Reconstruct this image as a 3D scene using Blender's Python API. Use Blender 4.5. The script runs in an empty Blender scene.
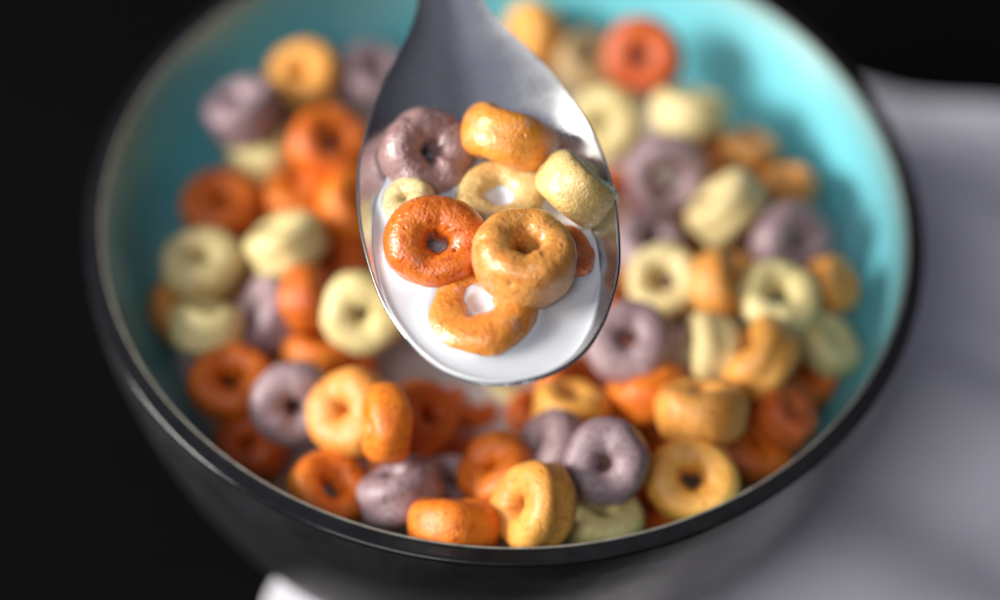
import bpy, bmesh, math, random
from mathutils import Vector, Matrix, noise

MM = 0.001
scene = bpy.context.scene
col = scene.collection

# ------------------------------------------------------------------ camera
cam_data = bpy.data.cameras.new("camera")
cam = bpy.data.objects.new("camera", cam_data)
col.objects.link(cam)
scene.camera = cam
RIM_Z = 60.0                     # height of the bowl lip above the cloth, mm
_r = Vector((0.99879, 0.03901, 0.03010))
_u = Vector((-0.04927, 0.78168, 0.62173))
_b = Vector((0.00073, -0.62246, 0.78265))
cm = Matrix((_r, _u, _b)).transposed().to_4x4()
cm.translation = Vector((0.0, -0.27328, 0.32000 + RIM_Z * MM))
cam.matrix_world = cm
cam_data.sensor_width = 22.3
cam_data.lens = 57.0
cam_data.clip_start = 0.01
cam_data.clip_end = 50.0
cam_data.dof.use_dof = True
cam_data.dof.focus_distance = 0.371
cam_data.dof.aperture_fstop = 2.55
cam_data.dof.aperture_blades = 8

# ------------------------------------------------------------------ ambient room light
world = bpy.data.worlds.new("World")
scene.world = world
world.use_nodes = True
wn, wl = world.node_tree.nodes, world.node_tree.links
wn.clear()
w_out = wn.new("ShaderNodeOutputWorld")
w_bg = wn.new("ShaderNodeBackground")
w_tc = wn.new("ShaderNodeTexCoord")
w_sep = wn.new("ShaderNodeSeparateXYZ")
w_rmp = wn.new("ShaderNodeValToRGB")
w_rmp.color_ramp.elements[0].position = 0.0
w_rmp.color_ramp.elements[0].color = (0.030, 0.030, 0.036, 1)
w_rmp.color_ramp.elements[1].position = 0.9
w_rmp.color_ramp.elements[1].color = (0.30, 0.31, 0.36, 1)
w_bg.inputs["Strength"].default_value = 0.44
wl.new(w_tc.outputs["Generated"], w_sep.inputs[0])
wl.new(w_sep.outputs["Z"], w_rmp.inputs[0])
w_rx = wn.new("ShaderNodeValToRGB")          # the window side of the room is brighter and cooler
w_rx.color_ramp.elements[0].position = 0.0
w_rx.color_ramp.elements[0].color = (1.9, 2.03, 2.35, 1)
w_rx.color_ramp.elements[1].position = 1.0
w_rx.color_ramp.elements[1].color = (0.24, 0.21, 0.19, 1)
w_mp = wn.new("ShaderNodeMapRange")
w_mp.inputs["From Min"].default_value = -1.0
wl.new(w_sep.outputs["X"], w_mp.inputs["Value"])
wl.new(w_mp.outputs[0], w_rx.inputs[0])
w_mul = wn.new("ShaderNodeMix")
w_mul.data_type = "RGBA"
w_mul.blend_type = "MULTIPLY"
w_mul.inputs[0].default_value = 1.0
wl.new(w_rmp.outputs[0], w_mul.inputs[6])
wl.new(w_rx.outputs[0], w_mul.inputs[7])
w_nz = wn.new("ShaderNodeTexNoise")           # random light and dark patches, added for the steel to reflect
w_nz.inputs["Scale"].default_value = 2.2
w_nz.inputs["Detail"].default_value = 1.5
wl.new(w_tc.outputs["Generated"], w_nz.inputs["Vector"])
w_nr = wn.new("ShaderNodeValToRGB")
w_nr.color_ramp.elements[0].position = 0.36
w_nr.color_ramp.elements[0].color = (0.35, 0.35, 0.35, 1)
w_nr.color_ramp.elements[1].position = 0.62
w_nr.color_ramp.elements[1].color = (1.5, 1.5, 1.5, 1)
wl.new(w_nz.outputs[0], w_nr.inputs[0])
w_mu2 = wn.new("ShaderNodeMix")
w_mu2.data_type = "RGBA"
w_mu2.blend_type = "MULTIPLY"
w_mu2.inputs[0].default_value = 1.0
wl.new(w_mul.outputs[2], w_mu2.inputs[6])
wl.new(w_nr.outputs[0], w_mu2.inputs[7])
wl.new(w_mu2.outputs[2], w_bg.inputs["Color"])
wl.new(w_bg.outputs[0], w_out.inputs["Surface"])

# ------------------------------------------------------------------ window light, from the left and a little in front
def area_light(name, azim, elev, dist, sx, sy, power, colour, target=(0, 0, 0.05)):
    ld = bpy.data.lights.new(name, "AREA")
    ld.shape = "RECTANGLE"
    ld.size, ld.size_y = sx, sy
    ld.energy = power
    ld.color = colour
    lo = bpy.data.objects.new(name, ld)
    col.objects.link(lo)
    d = Vector((math.cos(azim) * math.cos(elev), math.sin(azim) * math.cos(elev), math.sin(elev)))
    lo.location = Vector(target) + d * dist
    lo.rotation_euler = d.to_track_quat("Z", "Y").to_euler()
    return lo

area_light("window_light", math.radians(193), math.radians(25), 1.2, 0.54, 0.30, 28.5, (1.0, 0.965, 0.92))
area_light("upper_fill_light", math.radians(243), math.radians(50), 1.3, 0.50, 0.50, 5.5, (0.97, 0.98, 1.0))  # added fill lamp, lifts the spoon's shadow off the right wall

scene.render.engine = "CYCLES"
scene.cycles.use_denoising = True
scene.cycles.max_bounces = 10
scene.view_settings.view_transform = "Standard"
scene.view_settings.look = "None"
scene.view_settings.exposure = 0.0
scene.view_settings.gamma = 1.0

# ------------------------------------------------------------------ material helpers
class Mat:
    def __init__(self, name):
        self.m = bpy.data.materials.new(name)
        self.m.use_nodes = True
        self.nt = self.m.node_tree
        self.nt.nodes.clear()
        self.out = self.n("ShaderNodeOutputMaterial")
        self.p = self.n("ShaderNodeBsdfPrincipled")
        self.l(self.p.outputs[0], self.out.inputs["Surface"])

    def n(self, t, **kw):
        nd = self.nt.nodes.new(t)
        for k, v in kw.items():
            if hasattr(nd, k):
                setattr(nd, k, v)
            else:
                nd.inputs[k.replace("_", " ")].default_value = v
        return nd

    def l(self, a, b):
        self.nt.links.new(a, b)

    def set(self, **kw):
        for k, v in kw.items():
            self.p.inputs[k.replace("_", " ")].default_value = v
        return self

    def noise(self, vec, scale, detail=4.0, rough=0.55):
        t = self.n("ShaderNodeTexNoise")
        t.inputs["Scale"].default_value = scale
        t.inputs["Detail"].default_value = detail
        t.inputs["Roughness"].default_value = rough
        if vec is not None:
            self.l(vec, t.inputs["Vector"])
        return t.outputs[0]

    def ramp(self, fac, stops):
        t = self.n("ShaderNodeValToRGB")
        e = t.color_ramp.elements
        while len(e) < len(stops):
            e.new(0.5)
        for el, (p, c) in zip(e, stops):
            el.position = p
            el.color = c if len(c) == 4 else (*c, 1)
        self.l(fac, t.inputs[0])
        return t.outputs[0]

    def math(self, op, a, b=None):
        t = self.n("ShaderNodeMath", operation=op)
        for i, v in enumerate((a, b)):
            if v is None:
                continue
            if isinstance(v, (int, float)):
                t.inputs[i].default_value = v
            else:
                self.l(v, t.inputs[i])
        return t.outputs[0]

    def mix(self, fac, a, b):
        t = self.n("ShaderNodeMix", data_type="RGBA")
        for i, v in ((0, fac), (6, a), (7, b)):
            if isinstance(v, (int, float)):
                t.inputs[i].default_value = v
            elif isinstance(v, tuple):
                t.inputs[i].default_value = v if len(v) == 4 else (*v, 1)
            else:
                self.l(v, t.inputs[i])
        return t.outputs[2]

    def bump(self, height, dist, strength=1.0, prev=None):
        t = self.n("ShaderNodeBump")
        t.inputs["Distance"].default_value = dist
        t.inputs["Strength"].default_value = strength
        self.l(height, t.inputs["Height"])
        if prev is not None:
            self.l(prev, t.inputs["Normal"])
        return t.outputs[0]


def object_vec(M):
    """Object coordinates shifted by a random amount for every object."""
    tc = M.n("ShaderNodeTexCoord")
    oi = M.n("ShaderNodeObjectInfo")
    sc = M.math("MULTIPLY", oi.outputs["Random"], 3.7)
    add = M.n("ShaderNodeVectorMath", operation="ADD")
    M.l(tc.outputs["Object"], add.inputs[0])
    M.l(sc, add.inputs[1])
    return add.outputs[0], oi.outputs["Random"]


def cereal_material(name, light, base, dark, wet=0.35, rough=0.45, milk_z=None, film=0.0, coat_rough=0.20, sss=0.08, grit=0.6):
    M = Mat(name)
    v, rnd = object_vec(M)
    big = M.noise(v, 170, 3)
    fine = M.noise(v, 900, 5, 0.65)
    c = M.ramp(big, [(0.32, base), (0.68, light)])
    c = M.mix(M.ramp(fine, [(0.32, (1, 1, 1)), (0.47, (0, 0, 0))]), c, dark)
    toast = M.ramp(M.noise(v, 95, 3), [(0.28, (1, 1, 1)), (0.46, (0, 0, 0))])
    c = M.mix(M.math("MULTIPLY", toast, 0.55), c, dark)
    grain = M.ramp(M.noise(v, 2100, 2), [(0.60, (0, 0, 0)), (0.70, (1, 1, 1))])
    c = M.mix(M.math("MULTIPLY", grain, 0.10), c, tuple(min(0.9, 0.5 * q + 0.42) for q in light))
    hsv = M.n("ShaderNodeHueSaturation")
    M.l(M.math("ADD", M.math("MULTIPLY", rnd, 0.010), 0.495), hsv.inputs["Hue"])
    M.l(M.math("ADD", M.math("MULTIPLY", rnd, 0.20), 0.90), hsv.inputs["Value"])
    M.l(c, hsv.inputs["Color"])
    c = hsv.outputs[0]
    rough_s = M.math("ADD", M.math("MULTIPLY", fine, 0.30), rough - 0.15)
    if milk_z is not None:
        # thin film of milk clinging to the ring, thickest at the milk line
        g = M.n("ShaderNodeNewGeometry")
        sp = M.n("ShaderNodeSeparateXYZ")
        M.l(g.outputs["Position"], sp.inputs[0])
        h = M.math("DIVIDE", M.math("SUBTRACT", sp.outputs["Z"], milk_z * MM), 2.6 * MM)
        h = M.math("ADD", h, M.math("MULTIPLY", M.noise(v, 420, 3), 1.5))
        line = M.ramp(h, [(0.55, (0.8, 0.8, 0.8)), (1.0, (0.0, 0.0, 0.0))])
        spots = M.ramp(M.noise(v, 330, 2), [(0.60, (0, 0, 0)), (0.75, (film, film, film))])
        fac = M.math("MAXIMUM", line, spots)
        c = M.mix(fac, c, (0.80, 0.70, 0.64))
    M.l(c, M.p.inputs["Base Color"])
    M.l(rough_s, M.p.inputs["Roughness"])
    M.set(Coat_Weight=wet, Coat_Roughness=coat_rough, Subsurface_Weight=sss, Subsurface_Scale=0.0018)
    M.p.inputs["Subsurface Radius"].default_value = (1.0, 0.45, 0.2)
    b1 = M.bump(M.noise(v, 500, 3, 0.5), 0.0005, 0.22)
    b1 = M.bump(M.noise(v, 2300, 3, 0.6), 0.00016, grit, b1)
    vor = M.n("ShaderNodeTexVoronoi")
    vor.inputs["Scale"].default_value = 1700
    M.l(v, vor.inputs["Vector"])
    pores = M.n("ShaderNodeTexVoronoi")
    pores.inputs["Scale"].default_value = 620
    M.l(v, pores.inputs["Vector"])
    hole = M.ramp(pores.outputs["Distance"], [(0.10, (0, 0, 0)), (0.24, (1, 1, 1))])
    keep = M.ramp(M.noise(v, 300, 2), [(0.50, (0, 0, 0)), (0.60, (1, 1, 1))])
    hole = M.math("MAXIMUM", hole, M.math("SUBTRACT", 1.0, keep))
    b1 = M.bump(hole, 0.00022, 0.6, b1)
    b2 = M.bump(vor.outputs["Distance"], 0.00018, 0.28, b1)
    M.l(b2, M.p.inputs["Normal"])
    M.l(b2, M.p.inputs["Coat Normal"])
    return M.m


CEREAL_COLOURS = {
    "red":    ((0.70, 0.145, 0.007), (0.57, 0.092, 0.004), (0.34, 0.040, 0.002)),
    "ember":  ((0.84, 0.245, 0.011), (0.74, 0.170, 0.006), (0.48, 0.075, 0.003)),
    "orange": ((0.80, 0.215, 0.012), (0.68, 0.140, 0.007), (0.46, 0.070, 0.003)),
    "amber":  ((0.85, 0.360, 0.050), (0.79, 0.275, 0.028), (0.63, 0.170, 0.012)),
    "gold":   ((0.84, 0.410, 0.085), (0.77, 0.320, 0.048), (0.60, 0.190, 0.018)),
    "straw":  ((0.80, 0.590, 0.250), (0.74, 0.500, 0.170), (0.58, 0.340, 0.080)),
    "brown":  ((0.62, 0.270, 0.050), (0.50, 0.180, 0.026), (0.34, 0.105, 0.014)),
    "beige":  ((0.76, 0.640, 0.320), (0.70, 0.550, 0.230), (0.54, 0.390, 0.120)),
    "tan":    ((0.50, 0.350, 0.170), (0.40, 0.260, 0.110), (0.30, 0.180, 0.065)),
    "purple": ((0.37, 0.262, 0.274), (0.275, 0.178, 0.192), (0.17, 0.092, 0.104)),
    "mauve":  ((0.40, 0.240, 0.228), (0.30, 0.165, 0.155), (0.20, 0.095, 0.083)),
}
SPOON_MILK_Z = 90.66
BOWL_MILK_Z = RIM_Z - 22.5
MAT_BOWL = {k: cereal_material("cereal_" + k, *v, wet=0.18, rough=0.50) for k, v in CEREAL_COLOURS.items()}
MAT_SPOON = {k: cereal_material("wet_cereal_" + k, *v, wet=1.0, rough=0.40, coat_rough=0.085, sss=0.28, grit=0.85, milk_z=SPOON_MILK_Z, film=0.30)
             for k, v in CEREAL_COLOURS.items()}

# milk
M = Mat("milk")
M.set(Base_Color=(0.715, 0.72, 0.745, 1), Roughness=0.12, Subsurface_Weight=0.8, Subsurface_Scale=0.0022, IOR=1.36)
M.p.inputs["Subsurface Radius"].default_value = (1.0, 0.8, 0.65)
MAT_MILK = M.m

# bowl milk: tinted by cereal dye, its colour also darkened to shade the gaps
M = Mat("cereal_milk")
tc = M.n("ShaderNodeTexCoord")
M.l(M.ramp(M.noise(tc.outputs["Object"], 60, 4), [(0.30, (0.50, 0.40, 0.36)), (0.70, (0.66, 0.60, 0.58))]), M.p.inputs["Base Color"])
M.set(Roughness=0.14, Subsurface_Weight=0.5, Subsurface_Scale=0.0015, IOR=1.36)
MAT_BOWL_MILK = M.m

# turquoise glaze, paler and greyer where it thins towards the lip
M = Mat("turquoise_glaze")
tc = M.n("ShaderNodeTexCoord")
sp = M.n("ShaderNodeSeparateXYZ")
M.l(tc.outputs["Object"], sp.inputs[0])
z = M.math("ADD", M.math("DIVIDE", sp.outputs["Z"], RIM_Z * MM), M.math("MULTIPLY", M.noise(tc.outputs["Object"], 60, 4), 0.03))
c = M.ramp(z, [(0.0, (0.13, 0.50, 0.58)), (0.76, (0.14, 0.54, 0.62)), (0.93, (0.19, 0.55, 0.60)), (1.0, (0.30, 0.52, 0.51))])
speck = M.ramp(M.noise(tc.outputs["Object"], 700, 4, 0.6), [(0.30, (1, 1, 1)), (0.40, (0, 0, 0))])
c = M.mix(M.math("MULTIPLY", speck, 0.30), c, (0.05, 0.25, 0.28))
M.l(c, M.p.inputs["Base Color"])
M.set(Roughness=0.22, Coat_Weight=0.35, Coat_Roughness=0.12)
M.l(M.bump(M.noise(tc.outputs["Object"], 45, 3), 0.0008, 0.25), M.p.inputs["Normal"])
MAT_GLAZE = M.m

M = Mat("bare_lip_edge")
tc = M.n("ShaderNodeTexCoord")
c = M.ramp(M.noise(tc.outputs["Object"], 350, 4), [(0.3, (0.20, 0.18, 0.14)), (0.7, (0.36, 0.34, 0.29))])
M.l(c, M.p.inputs["Base Color"])
M.set(Roughness=0.42)
MAT_LIP = M.m

M = Mat("black_glaze")
tc = M.n("ShaderNodeTexCoord")
nz = M.noise(tc.outputs["Object"], 220, 5)
M.l(M.ramp(nz, [(0.3, (0.006, 0.006, 0.006)), (0.75, (0.012, 0.011, 0.012))]), M.p.inputs["Base Color"])
M.l(M.ramp(nz, [(0.3, (0.10, 0.10, 0.10)), (0.7, (0.20, 0.20, 0.20))]), M.p.inputs["Roughness"])
M.l(M.bump(M.noise(tc.outputs["Object"], 90, 3), 0.0006, 0.3), M.p.inputs["Normal"])
MAT_BLACK = M.m

M = Mat("charcoal_stoneware")
tc = M.n("ShaderNodeTexCoord")
nz = M.noise(tc.outputs["Object"], 120, 6, 0.6)
M.l(M.ramp(nz, [(0.3, (0.012, 0.0115, 0.013)), (0.75, (0.024, 0.023, 0.026))]), M.p.inputs["Base Color"])
sc = M.ramp(M.noise(tc.outputs["Object"], 1100, 3), [(0.66, (0, 0, 0)), (0.74, (1, 1, 1))])
M.l(M.math("ADD", M.math("MULTIPLY", nz, 0.22), 0.26), M.p.inputs["Roughness"])
M.set(Specular_IOR_Level=0.55)
M.l(M.bump(M.noise(tc.outputs["Object"], 500, 4), 0.0003, 0.35), M.p.inputs["Normal"])
MAT_OUTER = M.m

# brushed steel
M = Mat("brushed_steel")
tc = M.n("ShaderNodeTexCoord")
mp = M.n("ShaderNodeMapping")
mp.inputs["Scale"].default_value = (1.0, 0.05, 1.0)
M.l(tc.outputs["Object"], mp.inputs["Vector"])
br = M.noise(mp.outputs[0], 2600, 4, 0.6)
sm = M.noise(tc.outputs["Object"], 130, 4, 0.6)
M.set(Metallic=1.0, Base_Color=(0.68, 0.678, 0.675, 1))
M.l(M.math("ADD", M.math("MULTIPLY", sm, 0.16), M.math("ADD", M.math("MULTIPLY", br, 0.10), 0.13)), M.p.inputs["Roughness"])
M.l(M.bump(br, 0.00004, 0.35), M.p.inputs["Normal"])
MAT_STEEL = M.m

# woven cloth
M = Mat("lavender_grey_cloth")
tc = M.n("ShaderNodeTexCoord")
wv = []
for rot in (0.35, 0.35 + math.pi / 2):
    mp = M.n("ShaderNodeMapping")
    mp.inputs["Rotation"].default_value = (0, 0, rot)
    M.l(tc.outputs["Object"], mp.inputs["Vector"])
    w = M.n("ShaderNodeTexWave")
    w.inputs["Scale"].default_value = 420
    w.inputs["Distortion"].default_value = 1.2
    w.inputs["Detail"].default_value = 2
    M.l(mp.outputs[0], w.inputs["Vector"])
    wv.append(w.outputs["Fac"])
weave = M.math("MULTIPLY", wv[0], wv[1])
c = M.ramp(M.noise(tc.outputs["Object"], 40, 5), [(0.3, (0.80, 0.765, 0.82)), (0.7, (0.87, 0.835, 0.89))])
c = M.mix(M.math("MULTIPLY", weave, 0.25), c, (0.62, 0.59, 0.65))
M.l(c, M.p.inputs["Base Color"])
M.set(Roughness=0.9, Sheen_Weight=0.25)
M.l(M.bump(weave, 0.0003, 0.6), M.p.inputs["Normal"])
MAT_CLOTH = M.m

M = Mat("black_tabletop")
tc = M.n("ShaderNodeTexCoord")
nz = M.noise(tc.outputs["Object"], 14, 6, 0.6)
M.l(M.ramp(nz, [(0.3, (0.0020, 0.0020, 0.0023)), (0.75, (0.0034, 0.0034, 0.0038))]), M.p.inputs["Base Color"])
M.set(Roughness=0.5, Specular_IOR_Level=0.06)
M.l(M.bump(M.noise(tc.outputs["Object"], 400, 4), 0.0004, 0.4), M.p.inputs["Normal"])
MAT_TABLE = M.m

# ------------------------------------------------------------------ object helpers
def link(name, me, mat=None, parent=None):
    o = bpy.data.objects.new(name, me)
    col.objects.link(o)
    if mat is not None:
        me.materials.append(mat)
    if parent is not None:
        o.parent = parent
    return o


def bm_to_mesh(bm, name, smooth=True):
    bmesh.ops.recalc_face_normals(bm, faces=bm.faces)
    me = bpy.data.meshes.new(name)
    bm.to_mesh(me)
    bm.free()
    if smooth:
        me.polygons.foreach_set("use_smooth", [True] * len(me.polygons))
    return me


def tag(o, label, cat, group=None):
    o["label"] = label
    o["category"] = cat
    if group:
        o["group"] = group
    return o


def smooth_profile(pts, n):
    """Catmull-Rom through 2-D points (mm)."""
    out = []
    P = [pts[0]] + list(pts) + [pts[-1]]
    for i in range(1, len(P) - 2):
        p0, p1, p2, p3 = (Vector(q) for q in P[i - 1:i + 3])
        for k in range(n):
            t = k / n
            out.append(0.5 * ((2 * p1) + (p2 - p0) * t + (2 * p0 - 5 * p1 + 4 * p2 - p3) * t * t
                              + (3 * p1 - p0 - 3 * p2 + p3) * t ** 3))
    out.append(Vector(P[-2]))
    return out


def lathe(pts, name, seg=192, wobble=0.0):
    bm = bmesh.new()
    rows = []
    for q in pts:
        rad, zz = q[0], q[1]
        if rad < 1e-4:
            rows.append([bm.verts.new((0, 0, zz * MM))])
            continue
        row = []
        for i in range(seg):
            a = 2 * math.pi * i / seg
            wv_ = wobble * noise.noise(Vector((math.cos(a) * 1.3, math.sin(a) * 1.3, zz * 0.02)))
            row.append(bm.verts.new(((rad + wv_) * MM * math.cos(a), (rad + wv_) * MM * math.sin(a), zz * MM)))
        rows.append(row)
    for ra, rb in zip(rows, rows[1:]):
        for i in range(seg):
            j = (i + 1) % seg
            if len(ra) == 1:
                bm.faces.new((ra[0], rb[i], rb[j]))
            elif len(rb) == 1:
                bm.faces.new((ra[i], ra[j], rb[0]))
            else:
                bm.faces.new((ra[i], ra[j], rb[j], rb[i]))
    me = bpy.data.meshes.new(name)
    bm.to_mesh(me)
    bm.free()
    me.polygons.foreach_set("use_smooth", [True] * len(me.polygons))
    return me


# ------------------------------------------------------------------ the table and the cloth
bm = bmesh.new()
bmesh.ops.create_grid(bm, x_segments=8, y_segments=8, size=1.5)
table = link("tabletop", bm_to_mesh(bm, "tabletop"), MAT_TABLE)
table.location = (0, 0, -0.0032)
table["kind"] = "structure"


def cloth_mesh():
    edge = smooth_profile([(69, 92), (59, 83), (30, 50), (0, 14), (-29, -25), (-35.5, -33.0), (-38.5, -39), (-38.2, -47), (-34, -54), (-27, -59)], 14)
    n, m = len(edge), 110
    bm = bmesh.new()
    grid = []
    for i, L in enumerate(edge):
        f = i / (n - 1)
        ry = 92 - 0.28 * 200 + f * (-120 - 36)
        row = []
        for j in range(m):
            t = j / (m - 1)
            x = L.x + (270 - L.x) * t ** 1.15
            wav = (1 - f) * 3.0 * noise.noise(Vector((x * 0.025, 7.7, 0.0)))
            y = L.y + (ry - L.y) * t ** 1.15 + wav
            d = math.hypot(x, y)
            amp = min(1.0, max(0.0, (d - 48) / 26.0))
            zz = 4.5 * noise.noise(Vector((x * 0.016 + 3.1, y * 0.020 - 1.7, 0.3)))
            s = x * 0.50 + y * 0.87
            zz += 3.6 * math.sin(s * 0.16 + 1.5 * noise.noise(Vector((x * 0.012, y * 0.01, 5.0))))
            zz += 1.0 * noise.noise(Vector((x * 0.06, y * 0.06, 2.2)))
            row.append(bm.verts.new((x * MM, y * MM, ((zz + 2.4) * amp if zz + 2.4 > -0.6 else -0.6 * amp) * MM)))
        grid.append(row)
    for ra, rb in zip(grid, grid[1:]):
        for j in range(m - 1):
            bm.faces.new((ra[j], rb[j], rb[j + 1], ra[j + 1]))
    return bm_to_mesh(bm, "cloth")


cloth = link("cloth_napkin", cloth_mesh(), MAT_CLOTH)
cloth.location = (0, 0, -0.0002)
sol = cloth.modifiers.new("thickness", "SOLIDIFY")
sol.thickness = 0.0022
sol.offset = -1.0
sub = cloth.modifiers.new("rounding", "SUBSURF")
sub.levels = sub.render_levels = 1
tag(cloth, "pale lavender grey cloth spread on the black table under the bowl", "cloth")

# ------------------------------------------------------------------ the bowl
bowl = bpy.data.objects.new("cereal_bowl", None)
col.objects.link(bowl)
tag(bowl, "dark ceramic bowl with turquoise inside, filled with cereal rings and milk", "bowl")
INNER = [(65.75, 60.2), (65.2, 57), (63.9, 52), (61.5, 46), (58, 40), (52, 32), (43, 23), (30, 15), (15, 10), (0, 8)]
link("inner_glaze", lathe(smooth_profile(INNER, 6), "inner_glaze"), MAT_GLAZE, bowl)
LIP = [(65.75, 60.2), (65.85, 60.38), (66.0, 60.45), (66.15, 60.4)]
link("lip_edge", lathe(smooth_profile(LIP, 4), "lip_edge"), MAT_LIP, bowl)
BAND = [(66.15, 60.4), (66.6, 60.33), (67.4, 60.28), (68.1, 60.25), (68.5, 60.2), (68.74, 60.06), (68.84, 59.85), (68.86, 59.5)]
link("rim_band", lathe(smooth_profile(BAND, 5), "rim_band", wobble=0.05), MAT_BLACK, bowl)
OUTER = [(68.86, 59.5), (68.84, 57.5), (68.6, 54.5), (67.6, 48), (65.2, 38), (61.6, 26), (56.5, 14.5), (50.0, 6.5), (45.5, 3.0), (45, 0.3), (42, 0.3), (41.5, 2.5), (0, 3.0)]
link("outer_wall", lathe(smooth_profile(OUTER, 6), "outer_wall", wobble=0.06), MAT_OUTER, bowl)

# ------------------------------------------------------------------ cereal rings
def ring_mesh(name, seed, hole, tube, height, exp=2.4, groove=0.0, pits=3, lump=0.5, nu=64, nv=32, fine=0.05):
    """A puffed ring lying in the XY plane: outer radius about 7 mm."""
    rng = random.Random(seed)
    off = Vector((seed * 13.7, seed * 5.1, seed * 9.3))
    Rm = hole + tube
    pit = []
    for _ in range(pits):
        pit.append((rng.uniform(0, 2 * math.pi), rng.uniform(0, 2 * math.pi), rng.uniform(0.22, 0.65), rng.uniform(0.25, 0.7)))
    ell = rng.uniform(0.0, 0.06)
    ea = rng.uniform(0, math.pi)
    def around(k, amp):
        return [1 + amp * noise.noise(Vector((1.1 * math.cos(2 * math.pi * i / nu), 1.1 * math.sin(2 * math.pi * i / nu), k)) + off)
                + 0.22 * amp * noise.noise(Vector((2.6 * math.cos(2 * math.pi * i / nu), 2.6 * math.sin(2 * math.pi * i / nu), k + 9)) + off) for i in range(nu)]
    tw, th, hw = around(1.0, 0.10), around(4.0, 0.12), around(7.0, 0.22)
    bm = bmesh.new()
    rows = []
    for i in range(nu):
        a = 2 * math.pi * i / nu
        row = []
        for j in range(nv):
            b = 2 * math.pi * j / nv
            cb, sb = math.cos(b), math.sin(b)
            e = 2.0 / exp
            dr = tube * tw[i] * math.copysign(abs(cb) ** e, cb)
            if cb < 0:
                dr *= hw[i]
            dz = height * 0.5 * th[i] * math.copysign(abs(sb) ** e, sb)
            if dr > 0 and groove:
                g = dz / (height * 0.5) - 0.12 * math.sin(3 * a + seed)
                dr -= groove * math.exp(-(g / 0.20) ** 2)
                dr += groove * 0.5 * math.exp(-((abs(g) - 0.45) / 0.22) ** 2)
            rad = (Rm + dr) * (1 + ell * math.cos(2 * (a - ea)))
            p = Vector((rad * math.cos(a), rad * math.sin(a), dz))
            nrm = Vector((cb * math.cos(a), cb * math.sin(a), sb))
            d = lump * noise.noise(p * 0.18 + off) + lump * 0.30 * noise.noise(p * 0.42 + off)
            d += fine * noise.noise(p * 1.3 + off) + fine * 0.6 * noise.noise(p * 2.9 + off)
            for (pa, pb, pr, pd) in pit:
                q = Vector(((Rm + tube * math.cos(pb)) * math.cos(pa), (Rm + tube * math.cos(pb)) * math.sin(pa), height * 0.5 * math.sin(pb)))
                dd = (p - q).length / pr
                if dd < 3:
                    d -= pd * math.exp(-dd * dd)
            p += nrm * d
            row.append(bm.verts.new(p * MM))
        rows.append(row)
    for i in range(nu):
        ra, rb = rows[i], rows[(i + 1) % nu]
        for j in range(nv):
            k = (j + 1) % nv
            bm.faces.new((ra[j], rb[j], rb[k], ra[k]))
    return bm_to_mesh(bm, name)


SHAPES = [  # hole radius, tube half width, height, squareness, groove, pits, lumpiness
    (1.20, 2.90, 7.4, 2.4, 0.0, 2, 0.55),
    (1.40, 2.80, 7.8, 2.7, 0.0, 3, 0.50),
    (1.40, 2.80, 8.0, 3.0, 0.25, 2, 0.45),
    (0.85, 3.05, 7.4, 2.4, 0.0, 3, 0.65),
    (1.75, 2.65, 7.0, 2.3, 0.0, 2, 0.55),
    (1.60, 2.75, 7.6, 2.6, 0.0, 2, 0.40),
    (0.45, 3.25, 7.6, 2.5, 0.0, 2, 0.60),
    (1.30, 2.80, 8.0, 3.0, 0.38, 5, 0.50),
    (1.00, 3.10, 7.8, 2.4, 0.0, 2, 0.35),
    (1.00, 3.20, 8.2, 2.4, 0.0, 2, 0.35),
    (1.30, 2.90, 8.0, 2.5, 0.04, 2, 0.30),
    (1.45, 2.95, 8.4, 2.5, 0.0, 3, 0.35),
]


def orient(axis, spin):
    z_ = Vector(axis).normalized()
    q = z_.to_track_quat("Z", "Y").to_matrix()
    return (q @ Matrix.Rotation(spin, 3, "Z")).to_4x4()


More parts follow.
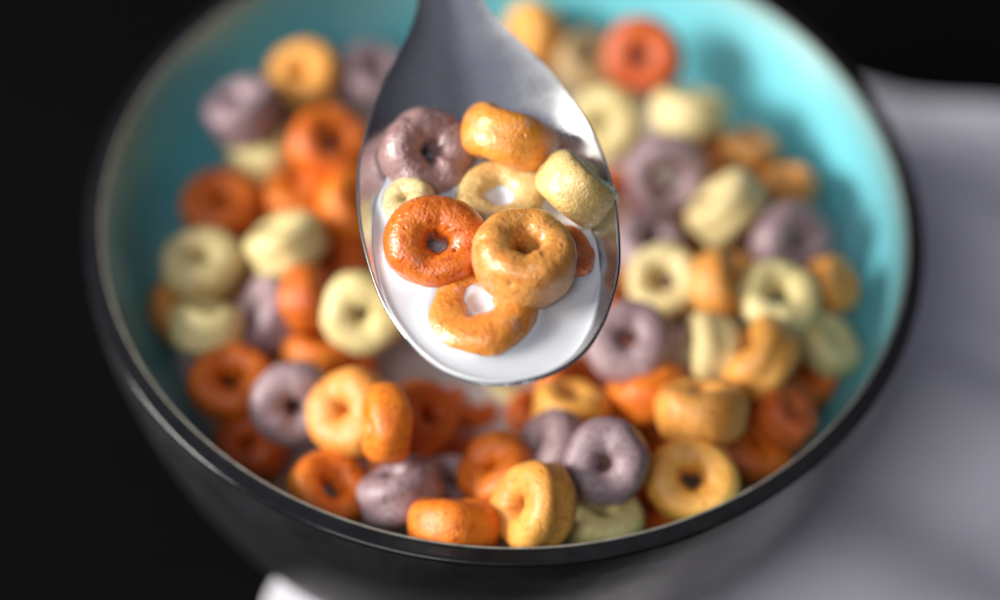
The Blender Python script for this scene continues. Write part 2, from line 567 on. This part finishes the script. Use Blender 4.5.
BOWL_RINGS = [
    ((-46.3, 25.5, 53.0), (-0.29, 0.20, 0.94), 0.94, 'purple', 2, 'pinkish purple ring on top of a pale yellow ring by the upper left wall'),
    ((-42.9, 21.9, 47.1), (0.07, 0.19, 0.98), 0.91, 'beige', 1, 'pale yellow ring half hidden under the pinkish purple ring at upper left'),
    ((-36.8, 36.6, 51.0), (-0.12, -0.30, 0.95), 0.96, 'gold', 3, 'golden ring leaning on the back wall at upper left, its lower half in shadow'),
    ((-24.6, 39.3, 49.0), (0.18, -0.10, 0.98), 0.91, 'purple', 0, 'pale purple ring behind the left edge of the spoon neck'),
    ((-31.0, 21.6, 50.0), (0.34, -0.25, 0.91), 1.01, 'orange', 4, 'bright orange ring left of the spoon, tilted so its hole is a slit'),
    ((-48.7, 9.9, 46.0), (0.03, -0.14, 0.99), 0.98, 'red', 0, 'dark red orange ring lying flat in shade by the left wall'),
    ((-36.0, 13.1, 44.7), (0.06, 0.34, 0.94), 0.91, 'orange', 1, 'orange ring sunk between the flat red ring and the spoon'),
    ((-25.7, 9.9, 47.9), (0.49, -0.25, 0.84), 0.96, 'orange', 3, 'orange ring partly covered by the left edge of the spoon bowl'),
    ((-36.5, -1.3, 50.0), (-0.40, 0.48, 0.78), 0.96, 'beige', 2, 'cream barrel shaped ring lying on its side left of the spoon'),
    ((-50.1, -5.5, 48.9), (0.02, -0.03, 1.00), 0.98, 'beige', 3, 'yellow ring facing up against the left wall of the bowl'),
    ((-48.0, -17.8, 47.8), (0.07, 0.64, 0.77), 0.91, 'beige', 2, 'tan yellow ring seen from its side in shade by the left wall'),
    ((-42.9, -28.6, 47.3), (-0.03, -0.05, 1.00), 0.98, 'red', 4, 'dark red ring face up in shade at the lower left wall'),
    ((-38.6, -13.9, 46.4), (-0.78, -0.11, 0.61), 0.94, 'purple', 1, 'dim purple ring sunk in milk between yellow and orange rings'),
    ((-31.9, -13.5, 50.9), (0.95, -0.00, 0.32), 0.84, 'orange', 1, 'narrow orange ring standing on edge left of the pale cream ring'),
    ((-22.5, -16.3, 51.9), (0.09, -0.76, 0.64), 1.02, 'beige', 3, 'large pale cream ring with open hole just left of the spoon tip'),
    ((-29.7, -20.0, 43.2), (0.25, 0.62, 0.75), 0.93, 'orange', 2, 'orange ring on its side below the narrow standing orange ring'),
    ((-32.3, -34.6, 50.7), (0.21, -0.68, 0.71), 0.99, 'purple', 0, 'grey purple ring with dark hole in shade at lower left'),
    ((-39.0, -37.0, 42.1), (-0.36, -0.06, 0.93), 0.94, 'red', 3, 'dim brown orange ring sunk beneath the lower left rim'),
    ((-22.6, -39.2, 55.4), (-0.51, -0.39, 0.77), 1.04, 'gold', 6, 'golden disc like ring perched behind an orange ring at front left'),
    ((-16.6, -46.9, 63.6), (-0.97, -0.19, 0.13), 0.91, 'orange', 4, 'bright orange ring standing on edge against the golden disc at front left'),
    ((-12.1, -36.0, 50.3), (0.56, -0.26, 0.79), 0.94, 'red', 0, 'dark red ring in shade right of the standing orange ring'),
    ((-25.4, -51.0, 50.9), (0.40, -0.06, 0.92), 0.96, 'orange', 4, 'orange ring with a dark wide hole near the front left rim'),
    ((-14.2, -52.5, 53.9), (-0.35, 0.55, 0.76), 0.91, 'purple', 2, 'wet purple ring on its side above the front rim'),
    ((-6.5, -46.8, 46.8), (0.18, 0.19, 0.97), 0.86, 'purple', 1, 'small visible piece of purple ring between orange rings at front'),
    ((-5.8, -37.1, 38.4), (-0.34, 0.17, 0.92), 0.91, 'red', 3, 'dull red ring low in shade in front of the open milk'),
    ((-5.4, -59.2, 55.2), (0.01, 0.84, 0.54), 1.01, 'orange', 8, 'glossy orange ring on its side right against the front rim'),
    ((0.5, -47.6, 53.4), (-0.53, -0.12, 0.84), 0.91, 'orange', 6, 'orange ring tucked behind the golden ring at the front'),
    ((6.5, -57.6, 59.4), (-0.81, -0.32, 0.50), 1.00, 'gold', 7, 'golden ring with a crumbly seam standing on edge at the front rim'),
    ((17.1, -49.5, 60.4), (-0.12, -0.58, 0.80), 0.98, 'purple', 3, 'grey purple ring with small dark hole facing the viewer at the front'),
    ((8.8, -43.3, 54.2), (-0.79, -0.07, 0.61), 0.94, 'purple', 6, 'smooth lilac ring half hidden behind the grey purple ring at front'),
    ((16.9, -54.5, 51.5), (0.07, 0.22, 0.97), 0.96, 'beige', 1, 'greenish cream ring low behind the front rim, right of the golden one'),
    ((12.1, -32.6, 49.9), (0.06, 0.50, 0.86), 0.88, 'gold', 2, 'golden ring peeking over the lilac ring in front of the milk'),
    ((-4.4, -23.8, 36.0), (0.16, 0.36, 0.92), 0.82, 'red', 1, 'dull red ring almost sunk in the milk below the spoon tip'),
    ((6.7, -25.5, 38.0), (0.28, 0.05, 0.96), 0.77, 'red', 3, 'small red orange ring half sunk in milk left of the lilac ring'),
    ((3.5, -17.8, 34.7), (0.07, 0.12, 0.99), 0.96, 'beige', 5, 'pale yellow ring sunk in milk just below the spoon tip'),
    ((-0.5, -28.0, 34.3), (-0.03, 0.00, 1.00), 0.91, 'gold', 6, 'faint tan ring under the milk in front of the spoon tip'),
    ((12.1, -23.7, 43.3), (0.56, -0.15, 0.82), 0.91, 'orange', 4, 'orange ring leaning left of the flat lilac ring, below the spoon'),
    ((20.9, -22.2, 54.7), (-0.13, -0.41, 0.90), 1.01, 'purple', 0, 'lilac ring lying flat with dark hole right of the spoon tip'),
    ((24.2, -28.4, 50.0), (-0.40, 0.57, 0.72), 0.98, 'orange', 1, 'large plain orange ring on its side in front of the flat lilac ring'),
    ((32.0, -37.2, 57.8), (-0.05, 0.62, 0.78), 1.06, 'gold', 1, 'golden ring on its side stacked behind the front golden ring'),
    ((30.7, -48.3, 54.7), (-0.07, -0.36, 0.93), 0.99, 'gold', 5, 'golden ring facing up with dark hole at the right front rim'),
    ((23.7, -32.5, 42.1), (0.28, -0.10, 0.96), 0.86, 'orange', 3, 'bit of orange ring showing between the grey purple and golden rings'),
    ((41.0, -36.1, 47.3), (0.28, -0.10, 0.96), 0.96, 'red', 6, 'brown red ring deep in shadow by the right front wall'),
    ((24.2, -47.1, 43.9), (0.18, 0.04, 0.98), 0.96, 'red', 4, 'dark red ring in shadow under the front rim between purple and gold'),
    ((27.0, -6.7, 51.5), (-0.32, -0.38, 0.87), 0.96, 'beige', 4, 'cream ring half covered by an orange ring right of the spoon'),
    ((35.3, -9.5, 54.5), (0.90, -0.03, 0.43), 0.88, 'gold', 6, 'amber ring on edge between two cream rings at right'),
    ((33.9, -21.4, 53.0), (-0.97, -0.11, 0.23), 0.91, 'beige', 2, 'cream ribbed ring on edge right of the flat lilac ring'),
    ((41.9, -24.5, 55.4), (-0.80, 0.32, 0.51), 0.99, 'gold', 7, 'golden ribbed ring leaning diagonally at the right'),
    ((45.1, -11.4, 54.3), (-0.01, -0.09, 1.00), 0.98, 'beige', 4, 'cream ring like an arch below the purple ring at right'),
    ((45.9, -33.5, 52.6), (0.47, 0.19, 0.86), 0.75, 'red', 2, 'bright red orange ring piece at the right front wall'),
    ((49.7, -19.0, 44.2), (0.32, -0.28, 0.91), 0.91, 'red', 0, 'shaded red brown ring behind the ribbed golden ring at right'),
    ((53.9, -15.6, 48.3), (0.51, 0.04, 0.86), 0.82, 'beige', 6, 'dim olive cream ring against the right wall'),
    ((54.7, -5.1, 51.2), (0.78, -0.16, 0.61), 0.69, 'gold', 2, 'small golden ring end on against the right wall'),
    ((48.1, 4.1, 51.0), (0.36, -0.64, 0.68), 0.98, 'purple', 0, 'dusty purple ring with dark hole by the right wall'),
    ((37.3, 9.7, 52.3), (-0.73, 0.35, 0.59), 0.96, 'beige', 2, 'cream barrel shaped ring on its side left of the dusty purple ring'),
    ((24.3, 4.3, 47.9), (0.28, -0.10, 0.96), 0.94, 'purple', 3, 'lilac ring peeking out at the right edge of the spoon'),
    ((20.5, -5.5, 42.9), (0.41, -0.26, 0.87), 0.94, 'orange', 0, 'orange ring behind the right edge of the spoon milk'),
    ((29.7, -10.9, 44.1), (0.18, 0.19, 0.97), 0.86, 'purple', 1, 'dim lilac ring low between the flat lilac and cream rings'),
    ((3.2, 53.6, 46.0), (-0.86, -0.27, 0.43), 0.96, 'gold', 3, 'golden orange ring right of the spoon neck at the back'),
    ((22.9, 43.6, 53.0), (-0.20, -0.62, 0.76), 1.01, 'red', 0, 'red orange ring facing out on the back wall'),
    ((13.6, 48.9, 45.0), (0.28, -0.10, 0.96), 0.91, 'tan', 1, 'dull tan ring between golden and red rings at the back'),
    ((16.9, 30.5, 49.0), (-0.20, -0.62, 0.76), 0.98, 'beige', 6, 'cream ring with shallow dimple right of the spoon bowl'),
    ((31.2, 31.3, 52.0), (0.10, 0.62, 0.78), 0.98, 'beige', 1, 'pale yellow ring on its side by the back right wall'),
    ((27.2, 17.3, 51.5), (0.17, -0.82, 0.55), 1.04, 'purple', 4, 'mauve ring with dark hole in the back right of the pile'),
    ((41.7, 25.3, 49.0), (0.11, 0.36, 0.93), 0.75, 'brown', 2, 'small golden brown ring on its side at the back right'),
    ((48.3, 17.3, 50.0), (-0.14, 0.35, 0.92), 0.72, 'brown', 3, 'small golden brown ring touching the right wall above the dusty purple ring'),
    ((19.7, 15.3, 44.8), (0.39, -0.39, 0.84), 0.96, 'orange', 4, 'orange ring showing between the spoon edge and the mauve ring'),
    ((35.8, 28.2, 44.0), (0.18, -0.10, 0.98), 0.91, 'brown', 0, 'brown ring in shadow beneath the pale yellow ring at back right'),
    ((31.4, 10.5, 41.1), (0.18, -0.24, 0.95), 0.96, 'red', 3, 'red filler ring added to darken the gap beneath the cream and mauve rings at right'),  # from here on, filler rings added to make the gaps in the pile dark
    ((41.5, 7.4, 44.3), (0.08, -0.14, 0.99), 0.96, 'brown', 4, 'brown filler ring added to darken the gap under the cream barrel at right'),
    ((38.9, -19.8, 41.5), (0.08, -0.14, 0.99), 0.96, 'red', 0, 'red filler ring added to darken the gap under the ribbed cream ring'),
    ((-40.2, 27.0, 41.0), (0.18, -0.24, 0.95), 0.96, 'red', 1, 'red filler ring added to darken the gap under the golden ring at upper left'),
    ((-41.5, -0.3, 36.1), (0.18, -0.24, 0.95), 0.96, 'red', 0, 'red filler ring added to darken the gap below the cream barrel at left'),
    ((-41.6, -5.4, 40.4), (0.18, -0.24, 0.95), 0.96, 'brown', 1, 'brown filler ring added to darken the gap between the two yellow rings at the left wall'),
    ((-29.3, 1.8, 40.6), (-0.23, -0.12, 0.97), 0.96, 'red', 3, 'red filler ring added to darken the gap right of the cream barrel, behind the spoon edge'),
    ((-39.2, -19.7, 37.2), (0.18, -0.24, 0.95), 0.96, 'brown', 0, 'brown filler ring added to darken the gap between the dark red and grey purple rings'),
    ((-53.1, -10.5, 42.4), (0.51, -0.11, 0.86), 0.91, 'brown', 3, 'brown filler ring added to darken the gap against the left wall between yellow rings'),
    ((-26.2, -21.5, 42.1), (0.08, -0.25, 0.97), 0.91, 'red', 1, 'red filler ring added to darken the gap under the perched golden disc at left'),
    ((32.7, -6.0, 38.4), (0.08, -0.25, 0.97), 0.96, 'brown', 3, 'brown filler ring added to darken the gap behind the cream ribbed ring'),
    ((15.5, -1.7, 39.0), (0.08, -0.25, 0.97), 0.96, 'red', 0, 'red filler ring added to darken the gap behind the right side of the spoon'),
    ((25.6, -29.4, 37.2), (0.08, -0.25, 0.97), 0.96, 'red', 1, 'red filler ring added to darken the gap behind the grey purple ring at front'),
    ((-13.8, -40.4, 42.9), (0.08, -0.14, 0.99), 0.91, 'red', 4, 'red filler ring added to darken the gap behind the wet purple ring'),
]
SPOON_RINGS = [
    ((-12.5, -17.2, 92.2), (0.34, -0.44, 0.83), 1.04, 'mauve', 3, 'brownish purple ring with small dark hole at the upper left of the spoon'),
    ((0.0, -14.5, 93.3), (0.28, 0.76, 0.58), 1.04, 'amber', 10, 'amber ring on its side at the top of the heap on the spoon'),
    ((10.3, -24.0, 94.1), (0.59, 0.50, 0.63), 0.94, 'straw', 10, 'cream ring on edge at the right rim of the spoon'),
    ((-1.0, -24.0, 89.4), (-0.03, -0.05, 1.00), 1.00, 'straw', 5, 'flat cream ring awash in milk between purple and golden rings on the spoon'),
    ((-14.6, -26.1, 91.3), (-0.38, -0.05, 0.92), 0.61, 'beige', 6, 'small pale yellow piece by the left rim of the spoon'),
    ((-10.1, -35.1, 92.9), (0.09, -0.45, 0.89), 1.02, 'ember', 8, 'deep orange ring with a milky hole at the left of the spoon'),
    ((3.0, -38.9, 95.3), (0.11, 0.05, 0.99), 1.03, 'gold', 11, 'golden ring with a milk film lying on top in the middle of the spoon'),
    ((9.1, -34.1, 90.4), (0.32, 0.19, 0.93), 0.71, 'red', 6, 'red orange ring mostly hidden under the golden ring on the spoon'),
    ((-2.7, -45.1, 87.8), (-0.09, 0.17, 0.98), 1.24, 'amber', 9, 'orange gold ring half sunk in milk near the spoon tip'),
]

CATEGORY = "cereal ring"
prototypes = {}
rng = random.Random(4)
for pos, axis, size, colour, shape, label in BOWL_RINGS:
    if shape not in prototypes:
        hl, tb, ht, ex, gr, pt, lu = SHAPES[shape]
        me = ring_mesh("cereal_ring", 10 + shape, hl, tb, ht, ex, gr, pt, lu * 0.75)
        me.materials.append(None)
        o = bpy.data.objects.new("cereal_ring", me)
        prototypes[shape] = o
    else:
        o = prototypes[shape].copy()
    col.objects.link(o)
    o.material_slots[0].link = "OBJECT"
    o.material_slots[0].material = MAT_BOWL[colour]
    Mx = orient(axis, rng.uniform(0, 6.28))
    Mx.translation = Vector(pos) * MM
    o.matrix_world = Mx @ Matrix.Diagonal((size, size, size, 1))
    tag(o, label, CATEGORY, "cereal rings piled in the bowl")

for k, (pos, axis, size, colour, shape, label) in enumerate(SPOON_RINGS):
    hl, tb, ht, ex, gr, pt, lu = SHAPES[shape]
    me = ring_mesh("cereal_ring", 40 + k, hl, tb, ht, ex, gr, pt + 7, lu * 0.9, nu=150, nv=72, fine=0.06)
    o = link("cereal_ring", me, MAT_SPOON[colour])
    Mx = orient(axis, 0.7 + k * 1.3)
    Mx.translation = Vector(pos) * MM
    o.matrix_world = Mx @ Matrix.Diagonal((size, size, size, 1))
    tag(o, label, CATEGORY, "cereal rings lifted on the spoon")

# ------------------------------------------------------------------ the spoon
TILT = math.radians(6.0)
YAW = math.radians(-11.3)
ROLL = math.radians(4.4)
s_h = Vector((math.sin(YAW), math.cos(YAW), 0))
s_b = s_h * math.cos(TILT) + Vector((0, 0, 1)) * math.sin(TILT)
s_a = s_b.cross(Vector((0, 0, 1))).normalized()
s_n = s_a.cross(s_b)
s_a = s_a * math.cos(ROLL) + s_n * math.sin(ROLL)
s_n = s_a.cross(s_b)
S_TIP = Vector((2.94, -57.50, 90.80))
SPOON_SCALE = 0.98
W_TAB = [(0, 0), (0.5, 4.4), (1.5, 7.0), (3.5, 10.2), (7, 13.1), (10, 14.8), (14, 16.6), (18, 17.8), (24, 18.7), (30, 19.1), (36, 18.8), (42, 17.9), (48, 16.0),
         (54, 13.6), (60, 10.2), (66, 6.5), (71, 4.6), (77, 3.6), (86, 3.2), (104, 3.5), (130, 5.0), (160, 7.4), (178, 8.0), (183, 6.4), (186, 0.2)]
D_TAB = [(0, 0), (1, 1.0), (3.5, 2.7), (6, 4.0), (10, 5.6), (16, 7.0), (22, 7.6), (28, 7.5), (34, 6.9), (40, 6.1), (46, 5.0), (52, 3.8),
         (58, 2.7), (64, 1.7), (70, 1.0), (78, 0.2), (90, -0.3), (120, -0.3), (186, -0.3)]
C_TAB = [(0, 0), (56, 0), (64, 0.3), (73, 1.6), (86, 4.5), (105, 8.0), (130, 10.5), (160, 10.8), (186, 9.0)]


def interp(tab, x):
    if x <= tab[0][0]:
        return tab[0][1]
    for i in range(len(tab) - 1):
        x0, y0 = tab[i]
        x1, y1 = tab[i + 1]
        if x <= x1:
            xm, ym = tab[i - 1] if i > 0 else (2 * x0 - x1, 2 * y0 - y1)
            xn, yn = tab[i + 2] if i + 2 < len(tab) else (2 * x1 - x0, 2 * y1 - y0)
            m0 = (y1 - ym) / (x1 - xm) * (x1 - x0)
            m1 = (yn - y0) / (xn - x0) * (x1 - x0)
            sl = (y1 - y0)
            m0 = max(-3 * abs(sl), min(3 * abs(sl), m0))
            m1 = max(-3 * abs(sl), min(3 * abs(sl), m1))
            t = (x - x0) / (x1 - x0)
            return ((2 * t ** 3 - 3 * t * t + 1) * y0 + (t ** 3 - 2 * t * t + t) * m0
                    + (-2 * t ** 3 + 3 * t * t) * y1 + (t ** 3 - t * t) * m1)
    return tab[-1][1]


def half_width(b):
    b = b / SPOON_SCALE
    if b < 3.5:
        return SPOON_SCALE * 10.2 * (max(b, 0) / 3.5) ** 0.42
    return SPOON_SCALE * interp(W_TAB, b)


def spoon_z(a, b):
    w = max(half_width(b), 1e-3)
    s = min(1.0, abs(a) / w)
    k = SPOON_SCALE
    e = 3.0 - 1.1 * min(1.0, max(0.0, (b - 34) / 16.0))     # the walls flatten towards the neck
    return k * (interp(C_TAB, b / k) - interp(D_TAB, b / k) * (1 - s ** e))


def spoon_part(b_list, name, ns=56):
    bm = bmesh.new()
    rows = []
    for b in b_list:
        w = half_width(b)
        row = []
        for j in range(ns + 1):
            s = math.sin(math.pi * 0.5 * (-1 + 2 * j / ns)) * 0.6 + 0.4 * (-1 + 2 * j / ns)
            q = S_TIP + s_a * (w * s) + s_b * b + s_n * spoon_z(w * s, b)
            row.append(bm.verts.new(q * MM))
        rows.append(row)
    for ra, rb in zip(rows, rows[1:]):
        for j in range(ns):
            bm.faces.new((ra[j], ra[j + 1], rb[j + 1], rb[j]))
    bmesh.ops.remove_doubles(bm, verts=bm.verts, dist=1e-6)
    me = bpy.data.meshes.new(name)
    bm.to_mesh(me)
    bm.free()
    me.polygons.foreach_set("use_smooth", [True] * len(me.polygons))
    return me


spoon = bpy.data.objects.new("spoon", None)
col.objects.link(spoon)
tag(spoon, "stainless steel spoon held above the bowl, loaded with cereal and milk", "spoon")
NECK = 84.0
bs = [NECK * (i / 110) ** 1.7 for i in range(111)]
for nm, lst in (("spoon_bowl", bs), ("handle", [NECK + 100.0 * i / 80 for i in range(81)])):
    o = link(nm, spoon_part(lst, nm), MAT_STEEL, spoon)
    md = o.modifiers.new("thickness", "SOLIDIFY")
    md.thickness = 0.0006
    md.offset = -1.0
    md.use_even_offset = False
    md = o.modifiers.new("rounding", "SUBSURF")
    md.levels = md.render_levels = 2

# ------------------------------------------------------------------ milk
def ring_sdf(p, rings):
    best = 99.0
    for pos, axis, size, colour, shape, label in rings:
        d = p - Vector(pos)
        if d.length > 12 * size + 3:
            continue
        n_ = Vector(axis).normalized()
        hl, tb, ht = SHAPES[shape][:3]
        h = d.dot(n_)
        rr = (d - n_ * h).length
        q = math.hypot((rr - (hl + tb) * size) / (tb * size), h / (ht * 0.5 * size)) - 1
        best = min(best, q * 3.0 * size)
    return best


def in_spoon(x, y, zz):
    d = Vector((x, y, zz)) - S_TIP
    a, b, n_ = d.dot(s_a), d.dot(s_b), d.dot(s_n)
    if b <= 0 or b > 64 or abs(a) >= half_width(b):
        return -1.0
    return n_ - spoon_z(a, b)


def spoon_milk():
    c0 = S_TIP + s_b * 22.0
    na, nr = 220, 90
    bm = bmesh.new()
    top, bot = [], []
    for i in range(na):
        t = 2 * math.pi * i / na
        ca, sa = math.cos(t), math.sin(t)
        lo, hi = 0.0, 40.0
        for _ in range(40):
            mid = 0.5 * (lo + hi)
            if in_spoon(c0.x + ca * mid, c0.y + sa * mid, SPOON_MILK_Z) > 0:
                lo = mid
            else:
                hi = mid
        rt, rb = [], []
        for k in range(1, nr + 1):
            f = 1 - (1 - k / nr) ** 1.6
            rr = (lo + 0.30) * f
            x, y = c0.x + ca * rr, c0.y + sa * rr
            wall = max(0.0, lo - rr)
            zz = SPOON_MILK_Z + 0.42 * math.exp(-wall / 0.55)
            sd = ring_sdf(Vector((x, y, SPOON_MILK_Z)), SPOON_RINGS)
            zz += 0.95 * math.exp(-max(sd, 0.0) / 0.60)
            rt.append(bm.verts.new((x * MM, y * MM, zz * MM)))
            d = Vector((x, y, SPOON_MILK_Z)) - S_TIP
            floor_n = spoon_z(d.dot(s_a), max(d.dot(s_b), 0.01))
            low = min(SPOON_MILK_Z - 0.3, (Vector((x, y, SPOON_MILK_Z)) + s_n * (floor_n - d.dot(s_n))).z - 0.15)
            rb.append(bm.verts.new((x * MM, y * MM, low * MM)))
        top.append(rt)
        bot.append(rb)
    sd = ring_sdf(Vector((c0.x, c0.y, SPOON_MILK_Z)), SPOON_RINGS)
    ct = bm.verts.new((c0.x * MM, c0.y * MM, (SPOON_MILK_Z + 0.75 * math.exp(-max(sd, 0) / 0.6)) * MM))
    cb = bm.verts.new((c0.x * MM, c0.y * MM, (SPOON_MILK_Z - 6) * MM))
    for i in range(na):
        j = (i + 1) % na
        bm.faces.new((ct, top[i][0], top[j][0]))
        bm.faces.new((cb, bot[j][0], bot[i][0]))
        for k in range(nr - 1):
            bm.faces.new((top[i][k], top[i][k + 1], top[j][k + 1], top[j][k]))
            bm.faces.new((bot[i][k], bot[j][k], bot[j][k + 1], bot[i][k + 1]))
        bm.faces.new((top[i][-1], bot[i][-1], bot[j][-1], top[j][-1]))
    return bm_to_mesh(bm, "milk_pool")


o = link("milk_pool", spoon_milk(), MAT_MILK)
tag(o, "white milk pooled around the rings in the tip half of the spoon", "milk")


def inner_radius(zz):
    P = INNER
    for (r0, z0), (r1, z1) in zip(P, P[1:]):
        if z1 <= zz <= z0:
            return r0 + (r1 - r0) * (z0 - zz) / (z0 - z1)
    return 0.0


def bowl_milk():
    na, nr = 220, 100
    bm = bmesh.new()
    R0 = inner_radius(BOWL_MILK_Z) + 0.4
    rows = []
    for k in range(1, nr + 1):
        rr = R0 * k / nr
        row = []
        for i in range(na):
            t = 2 * math.pi * i / na
            x, y = rr * math.cos(t), rr * math.sin(t)
            zz = BOWL_MILK_Z + 0.5 * math.exp(-(R0 - rr) / 0.8)
            sd = ring_sdf(Vector((x, y, BOWL_MILK_Z)), BOWL_RINGS)
            zz += 0.8 * math.exp(-max(sd, 0.0) / 0.9)
            row.append(bm.verts.new((x * MM, y * MM, zz * MM)))
        rows.append(row)
    for zz, rr in ((BOWL_MILK_Z - 5, None), (32, None), (23, None), (15, None), (10, None)):
        rr = inner_radius(zz) - 0.2
        rows.append([bm.verts.new((rr * math.cos(2 * math.pi * i / na) * MM, rr * math.sin(2 * math.pi * i / na) * MM, zz * MM)) for i in range(na)])
    c0 = bm.verts.new((0, 0, BOWL_MILK_Z * MM))
    c1 = bm.verts.new((0, 0, 8.6 * MM))
    for i in range(na):
        j = (i + 1) % na
        bm.faces.new((c0, rows[0][i], rows[0][j]))
        bm.faces.new((c1, rows[-1][j], rows[-1][i]))
        for ra, rb in zip(rows, rows[1:]):
            bm.faces.new((ra[i], rb[i], rb[j], ra[j]))
    return bm_to_mesh(bm, "milk")


o = link("milk", bowl_milk(), MAT_BOWL_MILK)
tag(o, "white milk in the bowl showing between the floating cereal rings", "milk")
